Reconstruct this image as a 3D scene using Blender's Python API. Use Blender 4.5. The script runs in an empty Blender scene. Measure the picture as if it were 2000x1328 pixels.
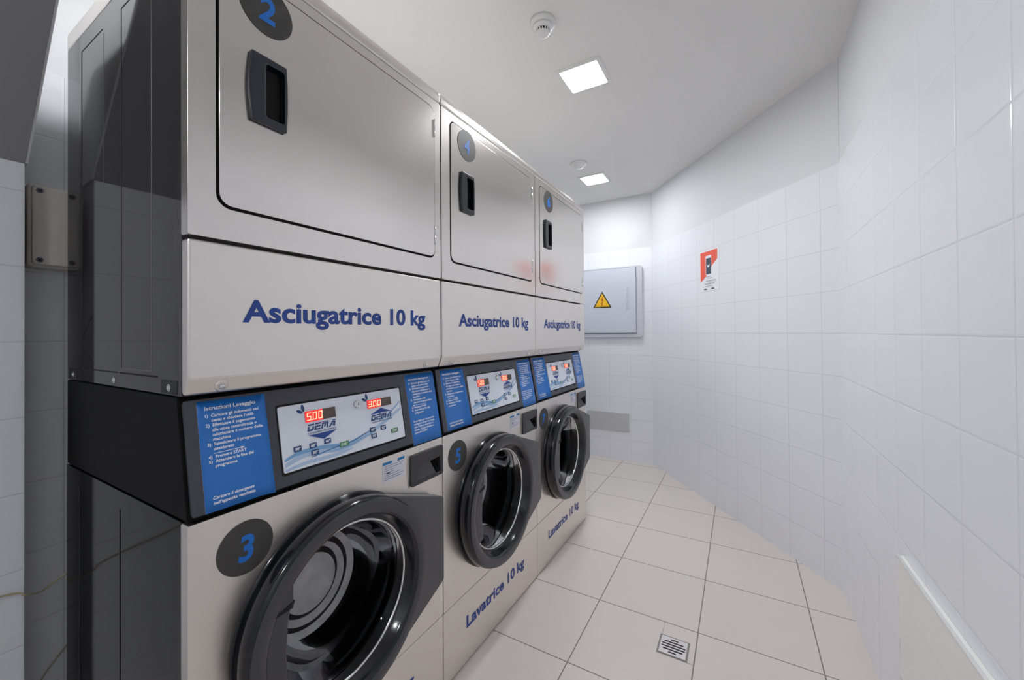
import bpy, bmesh, math, random
from mathutils import Vector, Matrix
random.seed(4)
SC = bpy.context.scene
COL = SC.collection
# ------------------------------------------------------------------ camera, world, exposure
yaw, pitch, roll = map(math.radians, (29.834, 0.4222, -0.4361))
fw = Vector((-math.sin(yaw) * math.cos(pitch), math.cos(yaw) * math.cos(pitch), math.sin(pitch)))
rt = Vector((math.cos(yaw), math.sin(yaw), 0)); up = rt.cross(fw)
c_, s_ = math.cos(roll), math.sin(roll)
rt, up = c_ * rt + s_ * up, -s_ * rt + c_ * up
cd = bpy.data.cameras.new('camera'); cam = bpy.data.objects.new('camera', cd); COL.objects.link(cam)
cd.sensor_fit = 'HORIZONTAL'; cd.sensor_width = 36.0; cd.lens = 36.0 * 774.2 / 2000
cd.shift_y = -18.5 / 2000; cd.clip_start = 0.02
M = Matrix.Identity(4)
for i in range(3):
    M[i][0], M[i][1], M[i][2] = rt[i], up[i], -fw[i]
M[0][3], M[1][3], M[2][3] = 0.8438, 0.0, 1.16
cam.matrix_world = M
SC.camera = cam
w = bpy.data.worlds.new('world'); SC.world = w; w.use_nodes = True
w.node_tree.nodes['Background'].inputs[0].default_value = (0.5, 0.55, 0.6, 1)
w.node_tree.nodes['Background'].inputs[1].default_value = 0.3
SC.view_settings.view_transform = 'Standard'; SC.view_settings.look = 'None'
SC.view_settings.gamma = 1.0; SC.view_settings.use_curve_mapping = False
SC.view_settings.exposure = 0.53
LAMP_POWER = 75.0
SC.cycles.max_bounces = 16; SC.cycles.diffuse_bounces = 10; SC.cycles.glossy_bounces = 8
SC.cycles.transparent_max_bounces = 16; SC.cycles.sample_clamp_indirect = 3.0

# ------------------------------------------------------------------ colours and materials
def lin(r, g, b):
    f = lambda v: (v / 255 / 12.92) if v / 255 <= 0.04045 else ((v / 255 + 0.055) / 1.055) ** 2.4
    return (f(r), f(g), f(b), 1)

def mat(name, col, rough=0.5, metal=0.0, spec=0.5, coat=0.0, noise=None, bump=None, emit=None):
    m = bpy.data.materials.new(name); m.use_nodes = True
    nt = m.node_tree; b = nt.nodes['Principled BSDF']
    b.inputs['Base Color'].default_value = col
    b.inputs['Roughness'].default_value = rough; b.inputs['Metallic'].default_value = metal
    b.inputs['Specular IOR Level'].default_value = spec
    if coat: b.inputs['Coat Weight'].default_value = coat; b.inputs['Coat Roughness'].default_value = 0.08
    if emit:
        b.inputs['Emission Color'].default_value = emit[0]; b.inputs['Emission Strength'].default_value = emit[1]
    if noise:                                   # (scale vector, amount): small procedural colour variation
        tc = nt.nodes.new('ShaderNodeTexCoord'); mp = nt.nodes.new('ShaderNodeMapping'); nz = nt.nodes.new('ShaderNodeTexNoise')
        mp.inputs['Scale'].default_value = noise[0]; nz.inputs['Scale'].default_value = 1.0; nz.inputs['Detail'].default_value = 4
        mx = nt.nodes.new('ShaderNodeMix'); mx.data_type = 'RGBA'
        mx.inputs[6].default_value = tuple(v * (1 - noise[1]) for v in col[:3]) + (1,)
        mx.inputs[7].default_value = tuple(min(1, v * (1 + noise[1])) for v in col[:3]) + (1,)
        nt.links.new(tc.outputs['Object'], mp.inputs[0]); nt.links.new(mp.outputs[0], nz.inputs[0])
        nt.links.new(nz.outputs[0], mx.inputs[0]); nt.links.new(mx.outputs[2], b.inputs['Base Color'])
        if len(noise) > 2:
            mr = nt.nodes.new('ShaderNodeMapRange'); mr.inputs[3].default_value = rough - noise[2]; mr.inputs[4].default_value = rough + noise[2]
            nt.links.new(nz.outputs[0], mr.inputs[0]); nt.links.new(mr.outputs[0], b.inputs['Roughness'])
    if bump:
        tc = nt.nodes.new('ShaderNodeTexCoord'); mp = nt.nodes.new('ShaderNodeMapping'); nz = nt.nodes.new('ShaderNodeTexNoise')
        mp.inputs['Scale'].default_value = bump[0]; nz.inputs['Scale'].default_value = 1.0; nz.inputs['Detail'].default_value = 2
        bp = nt.nodes.new('ShaderNodeBump'); bp.inputs['Strength'].default_value = bump[1]; bp.inputs['Distance'].default_value = bump[2]
        nt.links.new(tc.outputs['Object'], mp.inputs[0]); nt.links.new(mp.outputs[0], nz.inputs[0])
        nt.links.new(nz.outputs[0], bp.inputs['Height']); nt.links.new(bp.outputs[0], b.inputs['Normal'])
    return m

def tile_mat(name, col, grout, su, sv, ou, ov, width, rough, vary=0.0, top=None, bump=0.3):
    m = bpy.data.materials.new(name); m.use_nodes = True
    nt = m.node_tree; L = nt.links; b = nt.nodes['Principled BSDF']
    uv = nt.nodes.new('ShaderNodeUVMap'); uv.uv_map = 'metres'; sp = nt.nodes.new('ShaderNodeSeparateXYZ'); L.new(uv.outputs[0], sp.inputs[0])
    def math_(op, a, bb=None, c=None):
        n = nt.nodes.new('ShaderNodeMath'); n.operation = op
        for i, v in enumerate((a, bb, c)):
            if v is None: continue
            if isinstance(v, (int, float)): n.inputs[i].default_value = v
            else: L.new(v, n.inputs[i])
        return n.outputs[0]
    ds, cells = [], []
    for k, (s, o) in enumerate(((su, ou), (sv, ov))):
        t = math_('DIVIDE', math_('SUBTRACT', sp.outputs[k], o), s)
        cells.append(math_('FLOOR', t))
        ds.append(math_('MULTIPLY', math_('ABSOLUTE', math_('SUBTRACT', math_('FRACT', math_('ADD', t, 0.5)), 0.5)), s))
    d = math_('MINIMUM', ds[0], ds[1])
    def rng(lo, hi, a, c):
        n = nt.nodes.new('ShaderNodeMapRange'); n.inputs[1].default_value = lo; n.inputs[2].default_value = hi
        n.inputs[3].default_value = a; n.inputs[4].default_value = c; L.new(d, n.inputs[0]); return n.outputs[0]
    mask = rng(width * 0.5, width * 0.5 + 0.0006, 1, 0)
    cx = nt.nodes.new('ShaderNodeCombineXYZ'); L.new(cells[0], cx.inputs[0]); L.new(cells[1], cx.inputs[1])
    wn = nt.nodes.new('ShaderNodeTexWhiteNoise'); L.new(cx.outputs[0], wn.inputs[0])
    nz = nt.nodes.new('ShaderNodeTexNoise'); nz.inputs['Scale'].default_value = 3.0; L.new(uv.outputs[0], nz.inputs[0])
    v = math_('ADD', math_('MULTIPLY', wn.outputs[0], vary), math_('MULTIPLY', nz.outputs[0], vary))
    mx0 = nt.nodes.new('ShaderNodeMix'); mx0.data_type = 'RGBA'; L.new(v, mx0.inputs[0])
    mx0.inputs[6].default_value = col; mx0.inputs[7].default_value = tuple(q * 0.8 for q in col[:3]) + (1,)
    mx = nt.nodes.new('ShaderNodeMix'); mx.data_type = 'RGBA'; L.new(mask, mx.inputs[0])
    L.new(mx0.outputs[2], mx.inputs[6]); mx.inputs[7].default_value = grout
    L.new(mx.outputs[2], b.inputs['Base Color'])
    rr = nt.nodes.new('ShaderNodeMapRange'); rr.inputs[3].default_value = rough; rr.inputs[4].default_value = 0.8
    L.new(mask, rr.inputs[0]); L.new(rr.outputs[0], b.inputs['Roughness'])
    bp = nt.nodes.new('ShaderNodeBump'); bp.inputs['Strength'].default_value = bump; bp.inputs['Distance'].default_value = 0.002
    L.new(rng(width * 0.4, width * 0.5 + 0.004, 0, 1), bp.inputs['Height']); L.new(bp.outputs[0], b.inputs['Normal'])
    return m

STEEL = mat('brushed steel', (0.77, 0.74, 0.705, 1), 0.27, 1.0, noise=((3, 6, 5), 0.02))
STEELB = mat('satin steel lower front', (0.82, 0.775, 0.735, 1), 0.34, 1.0, noise=((3, 6, 5), 0.02, 0.03))
CHROME = mat('screw steel', (0.75, 0.75, 0.75, 1), 0.2, 1.0)
SIDE = mat('charcoal enamel', lin(40, 38, 42), 0.05, 0.0, 0.42)
SIDEDK = mat('crease shade', lin(18, 18, 20), 0.5)  # shade along the pressed creases, put into the colour
SIDEW = mat('black enamel', lin(16, 16, 18), 0.07, 0.0, 0.15)
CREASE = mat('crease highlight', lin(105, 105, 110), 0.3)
BLACK = mat('matte black plastic', lin(9, 9, 9), 0.55, spec=0.1)
PANELB = mat('dark control fascia', lin(62, 62, 72), 0.42)
GAP = mat('dark gap backing', lin(22, 20, 20), 0.8)
RING = mat('glossy black door plastic', lin(20, 22, 29), 0.14, spec=0.55)
RINGF = mat('satin black door face', lin(62, 62, 66), 0.28)
HPLATE = mat('grey door plate', lin(78, 78, 80), 0.25)
HANDLE = mat('handle plastic', lin(40, 43, 51), 0.3)
POCKET = mat('handle pocket', lin(20, 23, 30), 0.3)
BLUE = mat('blue printed card', lin(30, 110, 190), 0.42, noise=((20, 20, 20), 0.04))
WHITE = mat('white print', lin(240, 242, 246), 0.5)
TEXTB = mat('blue lettering', lin(22, 62, 140), 0.45)
NUMB = mat('bright blue numeral', lin(10, 108, 200), 0.45)
BADGE = mat('dark grey badge', lin(62, 60, 58), 0.5)
LEDW = mat('display window', lin(88, 74, 68), 0.25)
LEDR = mat('lit red display', (0.5, 0.01, 0.01, 1), 0.3, emit=((1.0, 0.03, 0.02, 1), 0.6))
LEDD = mat('lit digits', (1, 0.3, 0.2, 1), 0.3, emit=((1.0, 0.30, 0.18, 1), 2.2))
NAVY = mat('navy print', lin(30, 66, 120), 0.45)
GREEN = mat('green print', lin(70, 140, 90), 0.45)
WAVE1 = mat('wave pale', lin(170, 195, 222), 0.4)
WAVE2 = mat('wave mid', lin(120, 165, 208), 0.4)
WAVE3 = mat('wave deep', lin(82, 128, 180), 0.4)
BOARD = mat('printed fascia board', lin(222, 228, 238), 0.3, noise=((14, 14, 14), 0.06))
LABEL = mat('label paper', lin(222, 222, 232), 0.5)
TEAL = mat('label header', lin(10, 120, 175), 0.5)
INK = mat('grey ink', lin(110, 110, 125), 0.6)
DRAWER = mat('drawer front plastic', lin(52, 50, 53), 0.4)
DRUM = mat('drum steel', (0.16, 0.16, 0.17, 1), 0.55, 1.0, bump=((60, 60, 60), 0.3, 0.002))
SEAL = mat('grey rubber seal', lin(90, 90, 92), 0.5)
WALLP = mat('white wall plaster', lin(222, 223, 225), 0.7, bump=((60, 60, 60), 0.05, 0.001))
CEIL = mat('white ceiling paint', lin(236, 235, 232), 0.8, bump=((50, 50, 50), 0.05, 0.001))
SOFF = mat('soffit grey', lin(150, 150, 150), 0.8, bump=((70, 70, 70), 0.1, 0.001))  # one even mid grey on every soffit face
PLW = mat('white plastic', lin(232, 232, 230), 0.4)
PLG = mat('panel plastic', lin(205, 208, 216), 0.35)
PLD = mat('blue grey cover', lin(206, 211, 222), 0.3)
BOXG = mat('beige grey box plastic', lin(200, 196, 188), 0.5)
HEAT = mat('white painted metal', lin(238, 238, 234), 0.35)
DARK = mat('dark slot', lin(12, 12, 13), 0.8)
YEL = mat('warning yellow', lin(240, 190, 40), 0.5)
WBLK = mat('warning black', lin(50, 38, 15), 0.5)
RED = mat('warning red', lin(170, 60, 30), 0.5)
POSTR = mat('poster orange red', lin(236, 92, 70), 0.5)
PHONE = mat('poster phone screen', lin(62, 72, 86), 0.4)
CABLE = mat('pale cable sheath', lin(176, 168, 140), 0.5)
GRATE = mat('drain steel', (0.72, 0.70, 0.70, 1), 0.4, 0.6)
PLATEG = mat('light grey cover', lin(196, 196, 196), 0.5)
GROUTC = mat('cut tile joint', lin(140, 136, 132), 0.8)
LAMP = mat('lamp diffuser', (1, 1, 1, 1), 0.5, emit=((0.96, 0.975, 1.0, 1), LAMP_POWER))
LAMPF = mat('far lamp diffuser', (1, 1, 1, 1), 0.5, emit=((0.96, 0.975, 1.0, 1), LAMP_POWER * 0.8))
FLOORM = tile_mat('floor tiles', lin(222, 214, 208), lin(130, 125, 120), 0.38845, 0.37395, -0.0829, 1.3125, 0.0035, 0.33, 0.12, bump=0.15)
WT = lambda n, ou: tile_mat(n, lin(237, 239, 244), lin(208, 209, 213), 0.193, 0.193, ou, 0.183, 0.0016, 0.22, 0.03, bump=0.22)

def glass_mat():
    m = bpy.data.materials.new('door glass'); m.use_nodes = True; nt = m.node_tree; nt.nodes.clear()
    o = nt.nodes.new('ShaderNodeOutputMaterial'); mx = nt.nodes.new('ShaderNodeMixShader')
    tr = nt.nodes.new('ShaderNodeBsdfTransparent'); gl = nt.nodes.new('ShaderNodeBsdfGlossy'); fr = nt.nodes.new('ShaderNodeFresnel')
    tr.inputs[0].default_value = (0.62, 0.63, 0.65, 1); gl.inputs['Roughness'].default_value = 0.03; gl.inputs[0].default_value = (0.5, 0.5, 0.52, 1)
    fr.inputs[0].default_value = 1.5
    nt.links.new(fr.outputs[0], mx.inputs[0]); nt.links.new(tr.outputs[0], mx.inputs[1]); nt.links.new(gl.outputs[0], mx.inputs[2])
    nt.links.new(mx.outputs[0], o.inputs[0]); return m
GLASS = glass_mat()
def grey_glass_mat():  # part clear, part pale grey, mixed by noise
    m = bpy.data.materials.new('pale grey glass'); m.use_nodes = True; nt = m.node_tree; b = nt.nodes['Principled BSDF']; o = nt.nodes['Material Output']
    b.inputs['Base Color'].default_value = (0.66, 0.66, 0.67, 1); b.inputs['Roughness'].default_value = 0.35
    tr = nt.nodes.new('ShaderNodeBsdfTransparent'); tr.inputs[0].default_value = (0.5, 0.5, 0.5, 1)
    mx = nt.nodes.new('ShaderNodeMixShader'); tc = nt.nodes.new('ShaderNodeTexCoord'); nz = nt.nodes.new('ShaderNodeTexNoise'); nz.inputs['Scale'].default_value = 25
    mr = nt.nodes.new('ShaderNodeMapRange'); mr.inputs[3].default_value = 0.45; mr.inputs[4].default_value = 0.85
    nt.links.new(tc.outputs['Object'], nz.inputs[0]); nt.links.new(nz.outputs[0], mr.inputs[0]); nt.links.new(mr.outputs[0], mx.inputs[0])
    nt.links.new(tr.outputs[0], mx.inputs[1]); nt.links.new(b.outputs[0], mx.inputs[2]); nt.links.new(mx.outputs[0], o.inputs[0]); return m
GLASSG = grey_glass_mat()
def bowed_steel():
    m = mat('bowed brushed steel', (0.78, 0.75, 0.715, 1), 0.20, 1.0, noise=((3, 6, 5), 0.02, 0.02)); nt = m.node_tree; b = nt.nodes['Principled BSDF']
    tc = nt.nodes.new('ShaderNodeTexCoord'); sp = nt.nodes.new('ShaderNodeSeparateXYZ'); nt.links.new(tc.outputs['Object'], sp.inputs[0])
    def M(op, a, c):
        n = nt.nodes.new('ShaderNodeMath'); n.operation = op
        for i, v in enumerate((a, c)):
            if isinstance(v, (int, float)): n.inputs[i].default_value = v
            else: nt.links.new(v, n.inputs[i])
        return n.outputs[0]
    u = M('DIVIDE', M('SUBTRACT', sp.outputs[1], 0.355), 0.3); v = M('DIVIDE', M('SUBTRACT', sp.outputs[2], 0.595), 0.24)
    bp = nt.nodes.new('ShaderNodeBump'); bp.inputs['Strength'].default_value = 1.0; bp.inputs['Distance'].default_value = 0.006
    nt.links.new(M('SUBTRACT', 2.0, M('ADD', M('MULTIPLY', u, u), M('MULTIPLY', v, v))), bp.inputs['Height']); nt.links.new(bp.outputs[0], b.inputs['Normal']); return m
DOORS = bowed_steel()

# ------------------------------------------------------------------ mesh helpers
class MB:
    """collects shapes of one part, then links them as ONE mesh object"""
    def __init__(s): s.bm = bmesh.new(); s.mats = []; s.uvl = None
    def mi(s, m):
        if m not in s.mats: s.mats.append(m)
        return s.mats.index(m)
    def face(s, vs, m, smooth=False):
        try: f = s.bm.faces.new(vs)
        except ValueError: return None
        f.material_index = s.mi(m); f.smooth = smooth; return f
    def box(s, x0, x1, y0, y1, z0, z1, m):
        v = [s.bm.verts.new((x, y, z)) for x in (x0, x1) for y in (y0, y1) for z in (z0, z1)]
        for q in ((0, 1, 3, 2), (4, 6, 7, 5), (0, 4, 5, 1), (2, 3, 7, 6), (0, 2, 6, 4), (1, 5, 7, 3)):
            s.face([v[i] for i in q], m)
        return s
    def prism(s, pts, fa, fb, m, holes=(), back=True, smooth_holes=False):
        """2D loops (a,b) joined by straight walls between the mappings fa and fb"""
        bm = s.bm; mi = s.mi(m)
        loops = [list(pts)] + [list(h) for h in holes]
        for f_, flip in ((fa, False), (fb, True)):
            if flip and not back: continue
            vs, es = [], []
            for lp in loops:
                vv = [bm.verts.new(f_(*p)) for p in lp]; vs.append(vv)
                for i in range(len(vv)): es.append(bm.edges.new((vv[i], vv[(i + 1) % len(vv)])))
            if len(loops) == 1 and not holes and is_convex(loops[0]):
                g = [bm.faces.new(vs[0])]
            else:
                g = [e for e in bmesh.ops.triangle_fill(bm, edges=es, use_beauty=True)['geom'] if isinstance(e, bmesh.types.BMFace)]
            for f in g: f.material_index = mi
            if f_ is fa: A = vs
            else: B = vs
        if not back:
            B = [[bm.verts.new(fb(*p)) for p in lp] for lp in loops]
        for k, (a, b) in enumerate(zip(A, B)):
            n = len(a)
            for i in range(n):
                j = (i + 1) % n
                f = bm.faces.new((a[i], b[i], b[j], a[j])); f.material_index = mi; f.smooth = smooth_holes and k > 0
        return s
    def lathe(s, prof, cy, cz, m, seg=96, smooth=True, close=False, x0=0):
        rings = []
        for (x, r) in prof:
            if r < 1e-6: rings.append([s.bm.verts.new((x + x0, cy, cz))])
            else: rings.append([s.bm.verts.new((x + x0, cy + r * math.cos(2 * math.pi * i / seg), cz + r * math.sin(2 * math.pi * i / seg))) for i in range(seg)])
        if close: rings.append(rings[0])
        for a, b in zip(rings, rings[1:]):
            for i in range(seg):
                j = (i + 1) % seg
                vs = [a[i % len(a)], a[j % len(a)], b[j % len(b)], b[i % len(b)]]
                vs = [v for k, v in enumerate(vs) if v not in vs[:k]]
                if len(vs) > 2: s.face(vs, m, smooth)
        return s
    def tube(s, pts, r, m, seg=10):
        pts = [Vector(p) for p in pts]; rings = []
        for i, p in enumerate(pts):
            d = (pts[min(i + 1, len(pts) - 1)] - pts[max(i - 1, 0)]).normalized()
            a = d.orthogonal().normalized() if i == 0 else (rings_a - d * rings_a.dot(d)).normalized()
            rings_a = a; b = d.cross(a)
            rings.append([s.bm.verts.new(p + r * (a * math.cos(t) + b * math.sin(t))) for t in [2 * math.pi * k / seg for k in range(seg)]])
        for a, b in zip(rings, rings[1:]):
            for i in range(seg): s.face((a[i], a[(i + 1) % seg], b[(i + 1) % seg], b[i]), m, True)
        s.face(rings[0][::-1], m); s.face(rings[-1], m); return s
    def disc(s, o, axis, r, h, m, seg=24, dome=0.0):
        """short cylinder from o along axis"""
        o = Vector(o); n = Vector(axis).normalized(); a = n.orthogonal().normalized(); b = n.cross(a)
        rr = [(0, r), (h * 0.75, r), (h, r * 0.85)] + ([(h + dome, r * 0.4)] if dome else [])
        rings = [[s.bm.verts.new(o + n * t + q * (a * math.cos(2 * math.pi * k / seg) + b * math.sin(2 * math.pi * k / seg))) for k in range(seg)] for t, q in rr]
        for u_, v_ in zip(rings, rings[1:]):
            for i in range(seg): s.face((u_[i], u_[(i + 1) % seg], v_[(i + 1) % seg], v_[i]), m, True)
        s.face(rings[0][::-1], m); s.face(rings[-1], m); return s
    def mesh(s, name):
        bmesh.ops.recalc_face_normals(s.bm, faces=s.bm.faces)
        me = bpy.data.meshes.new(name); s.bm.to_mesh(me); s.bm.free()
        for m in s.mats: me.materials.append(m)
        return me

def is_convex(p):
    sg = 0; n = len(p)
    for i in range(n):
        a, b, c = p[i], p[(i + 1) % n], p[(i + 2) % n]
        z = (b[0] - a[0]) * (c[1] - b[1]) - (b[1] - a[1]) * (c[0] - b[0])
        if abs(z) < 1e-12: continue
        if sg == 0: sg = 1 if z > 0 else -1
        elif (z > 0) != (sg > 0): return False
    return True

def rrect(a0, a1, b0, b1, r, seg=6):
    out = []
    for cx, cy, t0 in ((a1 - r, b1 - r, 0), (a0 + r, b1 - r, 90), (a0 + r, b0 + r, 180), (a1 - r, b0 + r, 270)):
        for k in range(seg + 1):
            t = math.radians(t0 + 90 * k / seg); out.append((cx + r * math.cos(t), cy + r * math.sin(t)))
    return out
def circ(cx, cy, r, n=64): return [(cx + r * math.cos(2 * math.pi * i / n), cy + r * math.sin(2 * math.pi * i / n)) for i in range(n)]
def FX(x): return lambda a, b: (x, a, b)            # front plane: a = along the row, b = height

def bevel(o, wd, seg=2, ang=40):
    m = o.modifiers.new('bevel', 'BEVEL'); m.width = wd; m.segments = seg; m.limit_method = 'ANGLE'; m.angle_limit = math.radians(ang)
    m.harden_normals = False
    return o

CACHE = {}
def part(name, key, build, parent=None, bev=None, label=None, loc=None):
    """link one mesh object; the mesh data is shared by copies of the same kind"""
    if key is None or key not in CACHE:
        me = build().mesh(name)
        if key: CACHE[key] = me
    else: me = CACHE[key]
    o = bpy.data.objects.new(name, me); COL.objects.link(o)
    if parent: o.parent = parent
    if bev: bevel(o, *bev)
    if label: o['label'] = label
    if loc: o.location = loc
    return o
def thing(name, label, cat, loc=(0, 0, 0), group=None):
    o = bpy.data.objects.new(name, None); COL.objects.link(o); o.location = loc
    o.empty_display_size = 0.1; o['label'] = label; o['category'] = cat
    if group: o['group'] = group
    return o
def tag(o, label, cat, group=None):
    o['label'] = label; o['category'] = cat
    if group: o['group'] = group
    return o
def structure(o, label=None):
    o['kind'] = 'structure'
    if label: o['label'] = label
    return o

def text_polys(body, bold=0.03, shear=0.0):
    cu = bpy.data.curves.new('t', 'FONT'); cu.body = body; cu.size = 1.0; cu.offset = bold; cu.shear = shear; cu.resolution_u = 4
    ob = bpy.data.objects.new('t', cu); COL.objects.link(ob)
    dg = bpy.context.evaluated_depsgraph_get(); dg.update()
    me = bpy.data.meshes.new_from_object(ob.evaluated_get(dg))
    vs = [tuple(v.co)[:2] for v in me.vertices]; fs = [tuple(p.vertices) for p in me.polygons]
    bpy.data.objects.remove(ob); bpy.data.curves.remove(cu); bpy.data.meshes.remove(me)
    return vs, fs
def add_text(mb, body, f, a0, b0, m, size=None, width=None, height=None, bold=0.03, shear=0.0, sx=1.0, center=False, ref=None):
    """text in the 2D frame f(a,b); b0 = baseline. height = capital height."""
    vs, fs = text_polys(body, bold, shear)
    if not vs: return
    x0 = min(v[0] for v in vs); x1 = max(v[0] for v in vs)
    cap = 0.729
    sz = (height / cap) if height else size
    kx = (width / (x1 - x0)) if width else sz * sx
    w_ = (x1 - x0) * kx
    o = -w_ / 2 if center else 0
    bv = [mb.bm.verts.new(f(a0 + o + (v[0] - x0) * kx, b0 + v[1] * sz)) for v in vs]
    for q in fs:
        mb.face([bv[i] for i in q], m)

# ------------------------------------------------------------------ the room
ZC = 2.39; TT = 1.913
def uvset(o, fn):
    me = o.data; l = me.uv_layers.new(name='metres')
    for p in me.polygons:
        for li in p.loop_indices:
            l.data[li].uv = fn(me.vertices[me.loops[li].vertex_index].co)
def wall(name, p0, p1, out, label, tm, zb=0.0, zt=ZC, tile=True, ends=(0, 0)):
    """wall whose face runs from p0 to p1; out = unit vector pointing away from the room"""
    p0, p1, n = Vector(p0), Vector(p1), Vector(out); mb = MB()
    def slab(off, z0, z1, m, th=0.1):
        q = [p0 + n * off, p1 + n * off, p1 + n * th, p0 + n * th]
        bot = [mb.bm.verts.new((v.x, v.y, z0)) for v in q]; top = [mb.bm.verts.new((v.x, v.y, z1)) for v in q]
        mb.face(bot[::-1], m); mb.face(top, m)
        for i in range(4): mb.face((bot[i], bot[(i + 1) % 4], top[(i + 1) % 4], top[i]), m)
    if tile:
        slab(0.0, zb, TT, tm); slab(0.006, TT, zt, WALLP)
    else: slab(0.0, zb, zt, tm)
    o = part(name, None, lambda: mb)
    d = (p1 - p0).normalized()
    uvset(o, lambda c: ((Vector((c.x, c.y)) - p0.xy if hasattr(p0, 'xy') else Vector((c.x - p0.x, c.y - p0.y))).dot(d.xy if hasattr(d, 'xy') else d), c.z))
    return structure(o, label)

fl = part('floor', None, lambda: MB().box(-1.0, 1.4, -1.8, 3.8, -0.1, 0.0, FLOORM)); uvset(fl, lambda c: (c.x, c.y)); structure(fl, 'pale grey square floor tiles with darker joints')
structure(part('ceiling', None, lambda: MB().box(-1.0, 1.4, -1.8, 3.8, ZC, ZC + 0.1, CEIL)), 'smooth white ceiling')
V2 = lambda x, y: Vector((x, y, 0))
DL = math.hypot(1.052, 1.36)
nd = V2(1.36 / DL, 1.052 / DL)
wall('wall_back', V2(-0.95, 3.63), V2(0.26, 3.63), V2(0, 1), 'white tiled end wall behind the electrical cabinet', WT('tiles end wall', 1.133 - 0.193 * 5))
wall('wall_diagonal', V2(0.183, 3.63), V2(1.235, 2.27), nd, 'white tiled slanting wall with the poster', tile_mat('tiles slanting wall', lin(237, 239, 244), lin(208, 209, 213), 0.195, 0.193, 0.07, 0.183, 0.0016, 0.22, 0.03, bump=0.22))
wall('wall_right', V2(1.235, -1.7), V2(1.235, 2.28), V2(1, 0), 'white tiled wall beside the aisle', WT('tiles right wall', 1.7 + 0.97 - 0.193 * 13))
wall('wall_left', V2(-0.85, 0.2), V2(-0.85, 3.7), V2(-1, 0), 'white tiled wall behind the machines', WT('tiles behind machines', 0.15))
wall('wall_left_near', V2(-0.747, -1.7), V2(-0.747, 0.26), V2(-1, 0), 'tiled wall pier left of the machines', WT('tiles pier', 1.96 - 0.193 * 10), zt=ZC, tile=False)
wall('wall_rear', V2(-0.85, -1.7), V2(1.3, -1.7), V2(0, -1), 'wall at the near end of the room', WALLP, tile=False)
# sloping soffit over the near left corner
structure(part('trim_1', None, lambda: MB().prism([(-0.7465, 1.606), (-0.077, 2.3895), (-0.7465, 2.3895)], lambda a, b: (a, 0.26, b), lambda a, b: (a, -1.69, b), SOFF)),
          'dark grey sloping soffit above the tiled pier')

structure(part('trim_2', None, lambda: MB().prism([(-0.8495, 1.60), (-0.7465, 1.608), (-0.080, 2.388), (-0.8495, 2.388)], lambda a, b: (a, 0.2655, b), lambda a, b: (a, 0.2605, b), WALLP)), 'white painted end face of the sloping soffit')

# ------------------------------------------------------------------ ceiling fittings
def ceiling_lamp(x, y, label, grp='square recessed ceiling lights', lm=None):
    t = thing('ceiling_light', label, 'ceiling light', (x, y, ZC), grp)
    def fr():
        mb = MB(); mb.prism(rrect(-0.108, 0.108, -0.108, 0.108, 0.004), lambda a, b: (a, b, -0.006), lambda a, b: (a, b, 0.0), PLW, holes=[rrect(-0.089, 0.089, -0.089, 0.089, 0.003)]); return mb
    part('lamp_frame', 'lampframe', fr, t, (0.002, 2))
    part('diffuser', 'lampfar' if lm else 'lampdiff', lambda: MB().box(-0.0885, 0.0885, -0.0885, 0.0885, -0.0035, -0.0005, lm or LAMP), t)
ceiling_lamp(0.209, 1.820, 'square lit ceiling light nearest the camera, between the two round detectors')
ceiling_lamp(-0.149, 3.080, 'smaller looking lit square ceiling light at the far end by the end wall', lm=LAMPF)
ceiling_lamp(-0.28, 0.80, 'square ceiling light above the nearest stacked machines')
ceiling_lamp(0.55, -1.20, 'added unseen ceiling light over the near end of the aisle')  # added lamp out of view, brightens the pier and near right wall

def lathe_z(mb, prof, m, seg=48):
    rings = []
    for (z, r) in prof:
        rings.append([mb.bm.verts.new((0, 0, z))] if r < 1e-6 else [mb.bm.verts.new((r * math.cos(2 * math.pi * i / seg), r * math.sin(2 * math.pi * i / seg), z)) for i in range(seg)])
    for a, b in zip(rings, rings[1:]):
        for i in range(seg):
            j = (i + 1) % seg
            vs = [a[i % len(a)], a[j % len(a)], b[j % len(b)], b[i % len(b)]]
            vs = [v for k, v in enumerate(vs) if v not in vs[:k]]
            if len(vs) > 2: mb.face(vs, m, True)
    return mb
t = thing('smoke_detector', 'round white smoke detector with dark vent slots on the ceiling', 'smoke detector', (0.183, 1.415, ZC))
part('mounting_base', None, lambda: lathe_z(MB(), [(-0.0005, 0), (-0.0005, 0.050), (-0.012, 0.050), (-0.020, 0.045), (-0.020, 0)], PLW), t)
def sd():
    mb = MB(); lathe_z(mb, [(-0.020, 0.0), (-0.020, 0.040), (-0.030, 0.036), (-0.034, 0.033), (-0.036, 0.030)], PLW)
    lathe_z(mb, [(-0.036, 0.0265), (-0.048, 0.0245)], DARK); lathe_z(mb, [(-0.036, 0.030), (-0.036, 0.0265)], PLW)
    lathe_z(mb, [(-0.047, 0.0285), (-0.050, 0.026), (-0.052, 0.015), (-0.052, 0)], PLW); lathe_z(mb, [(-0.047, 0.0285), (-0.047, 0.02)], PLW)
    for k in range(16):
        a = 2 * math.pi * k / 16; c, s = math.cos(a), math.sin(a)
        q = []
        for rr, tt in ((0.024, -0.0022), (0.0292, -0.0022), (0.0292, 0.0022), (0.024, 0.0022)):
            q.append((rr * c - tt * s, rr * s + tt * c))
        mb.prism(q, lambda a_, b_: (a_, b_, -0.036), lambda a_, b_: (a_, b_, -0.0475), PLW)
    return mb
part('sensor_head', None, sd, t)
t = thing('heat_detector', 'flat round white detector on the ceiling beside the far light', 'detector', (-0.158, 2.735, ZC))
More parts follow.
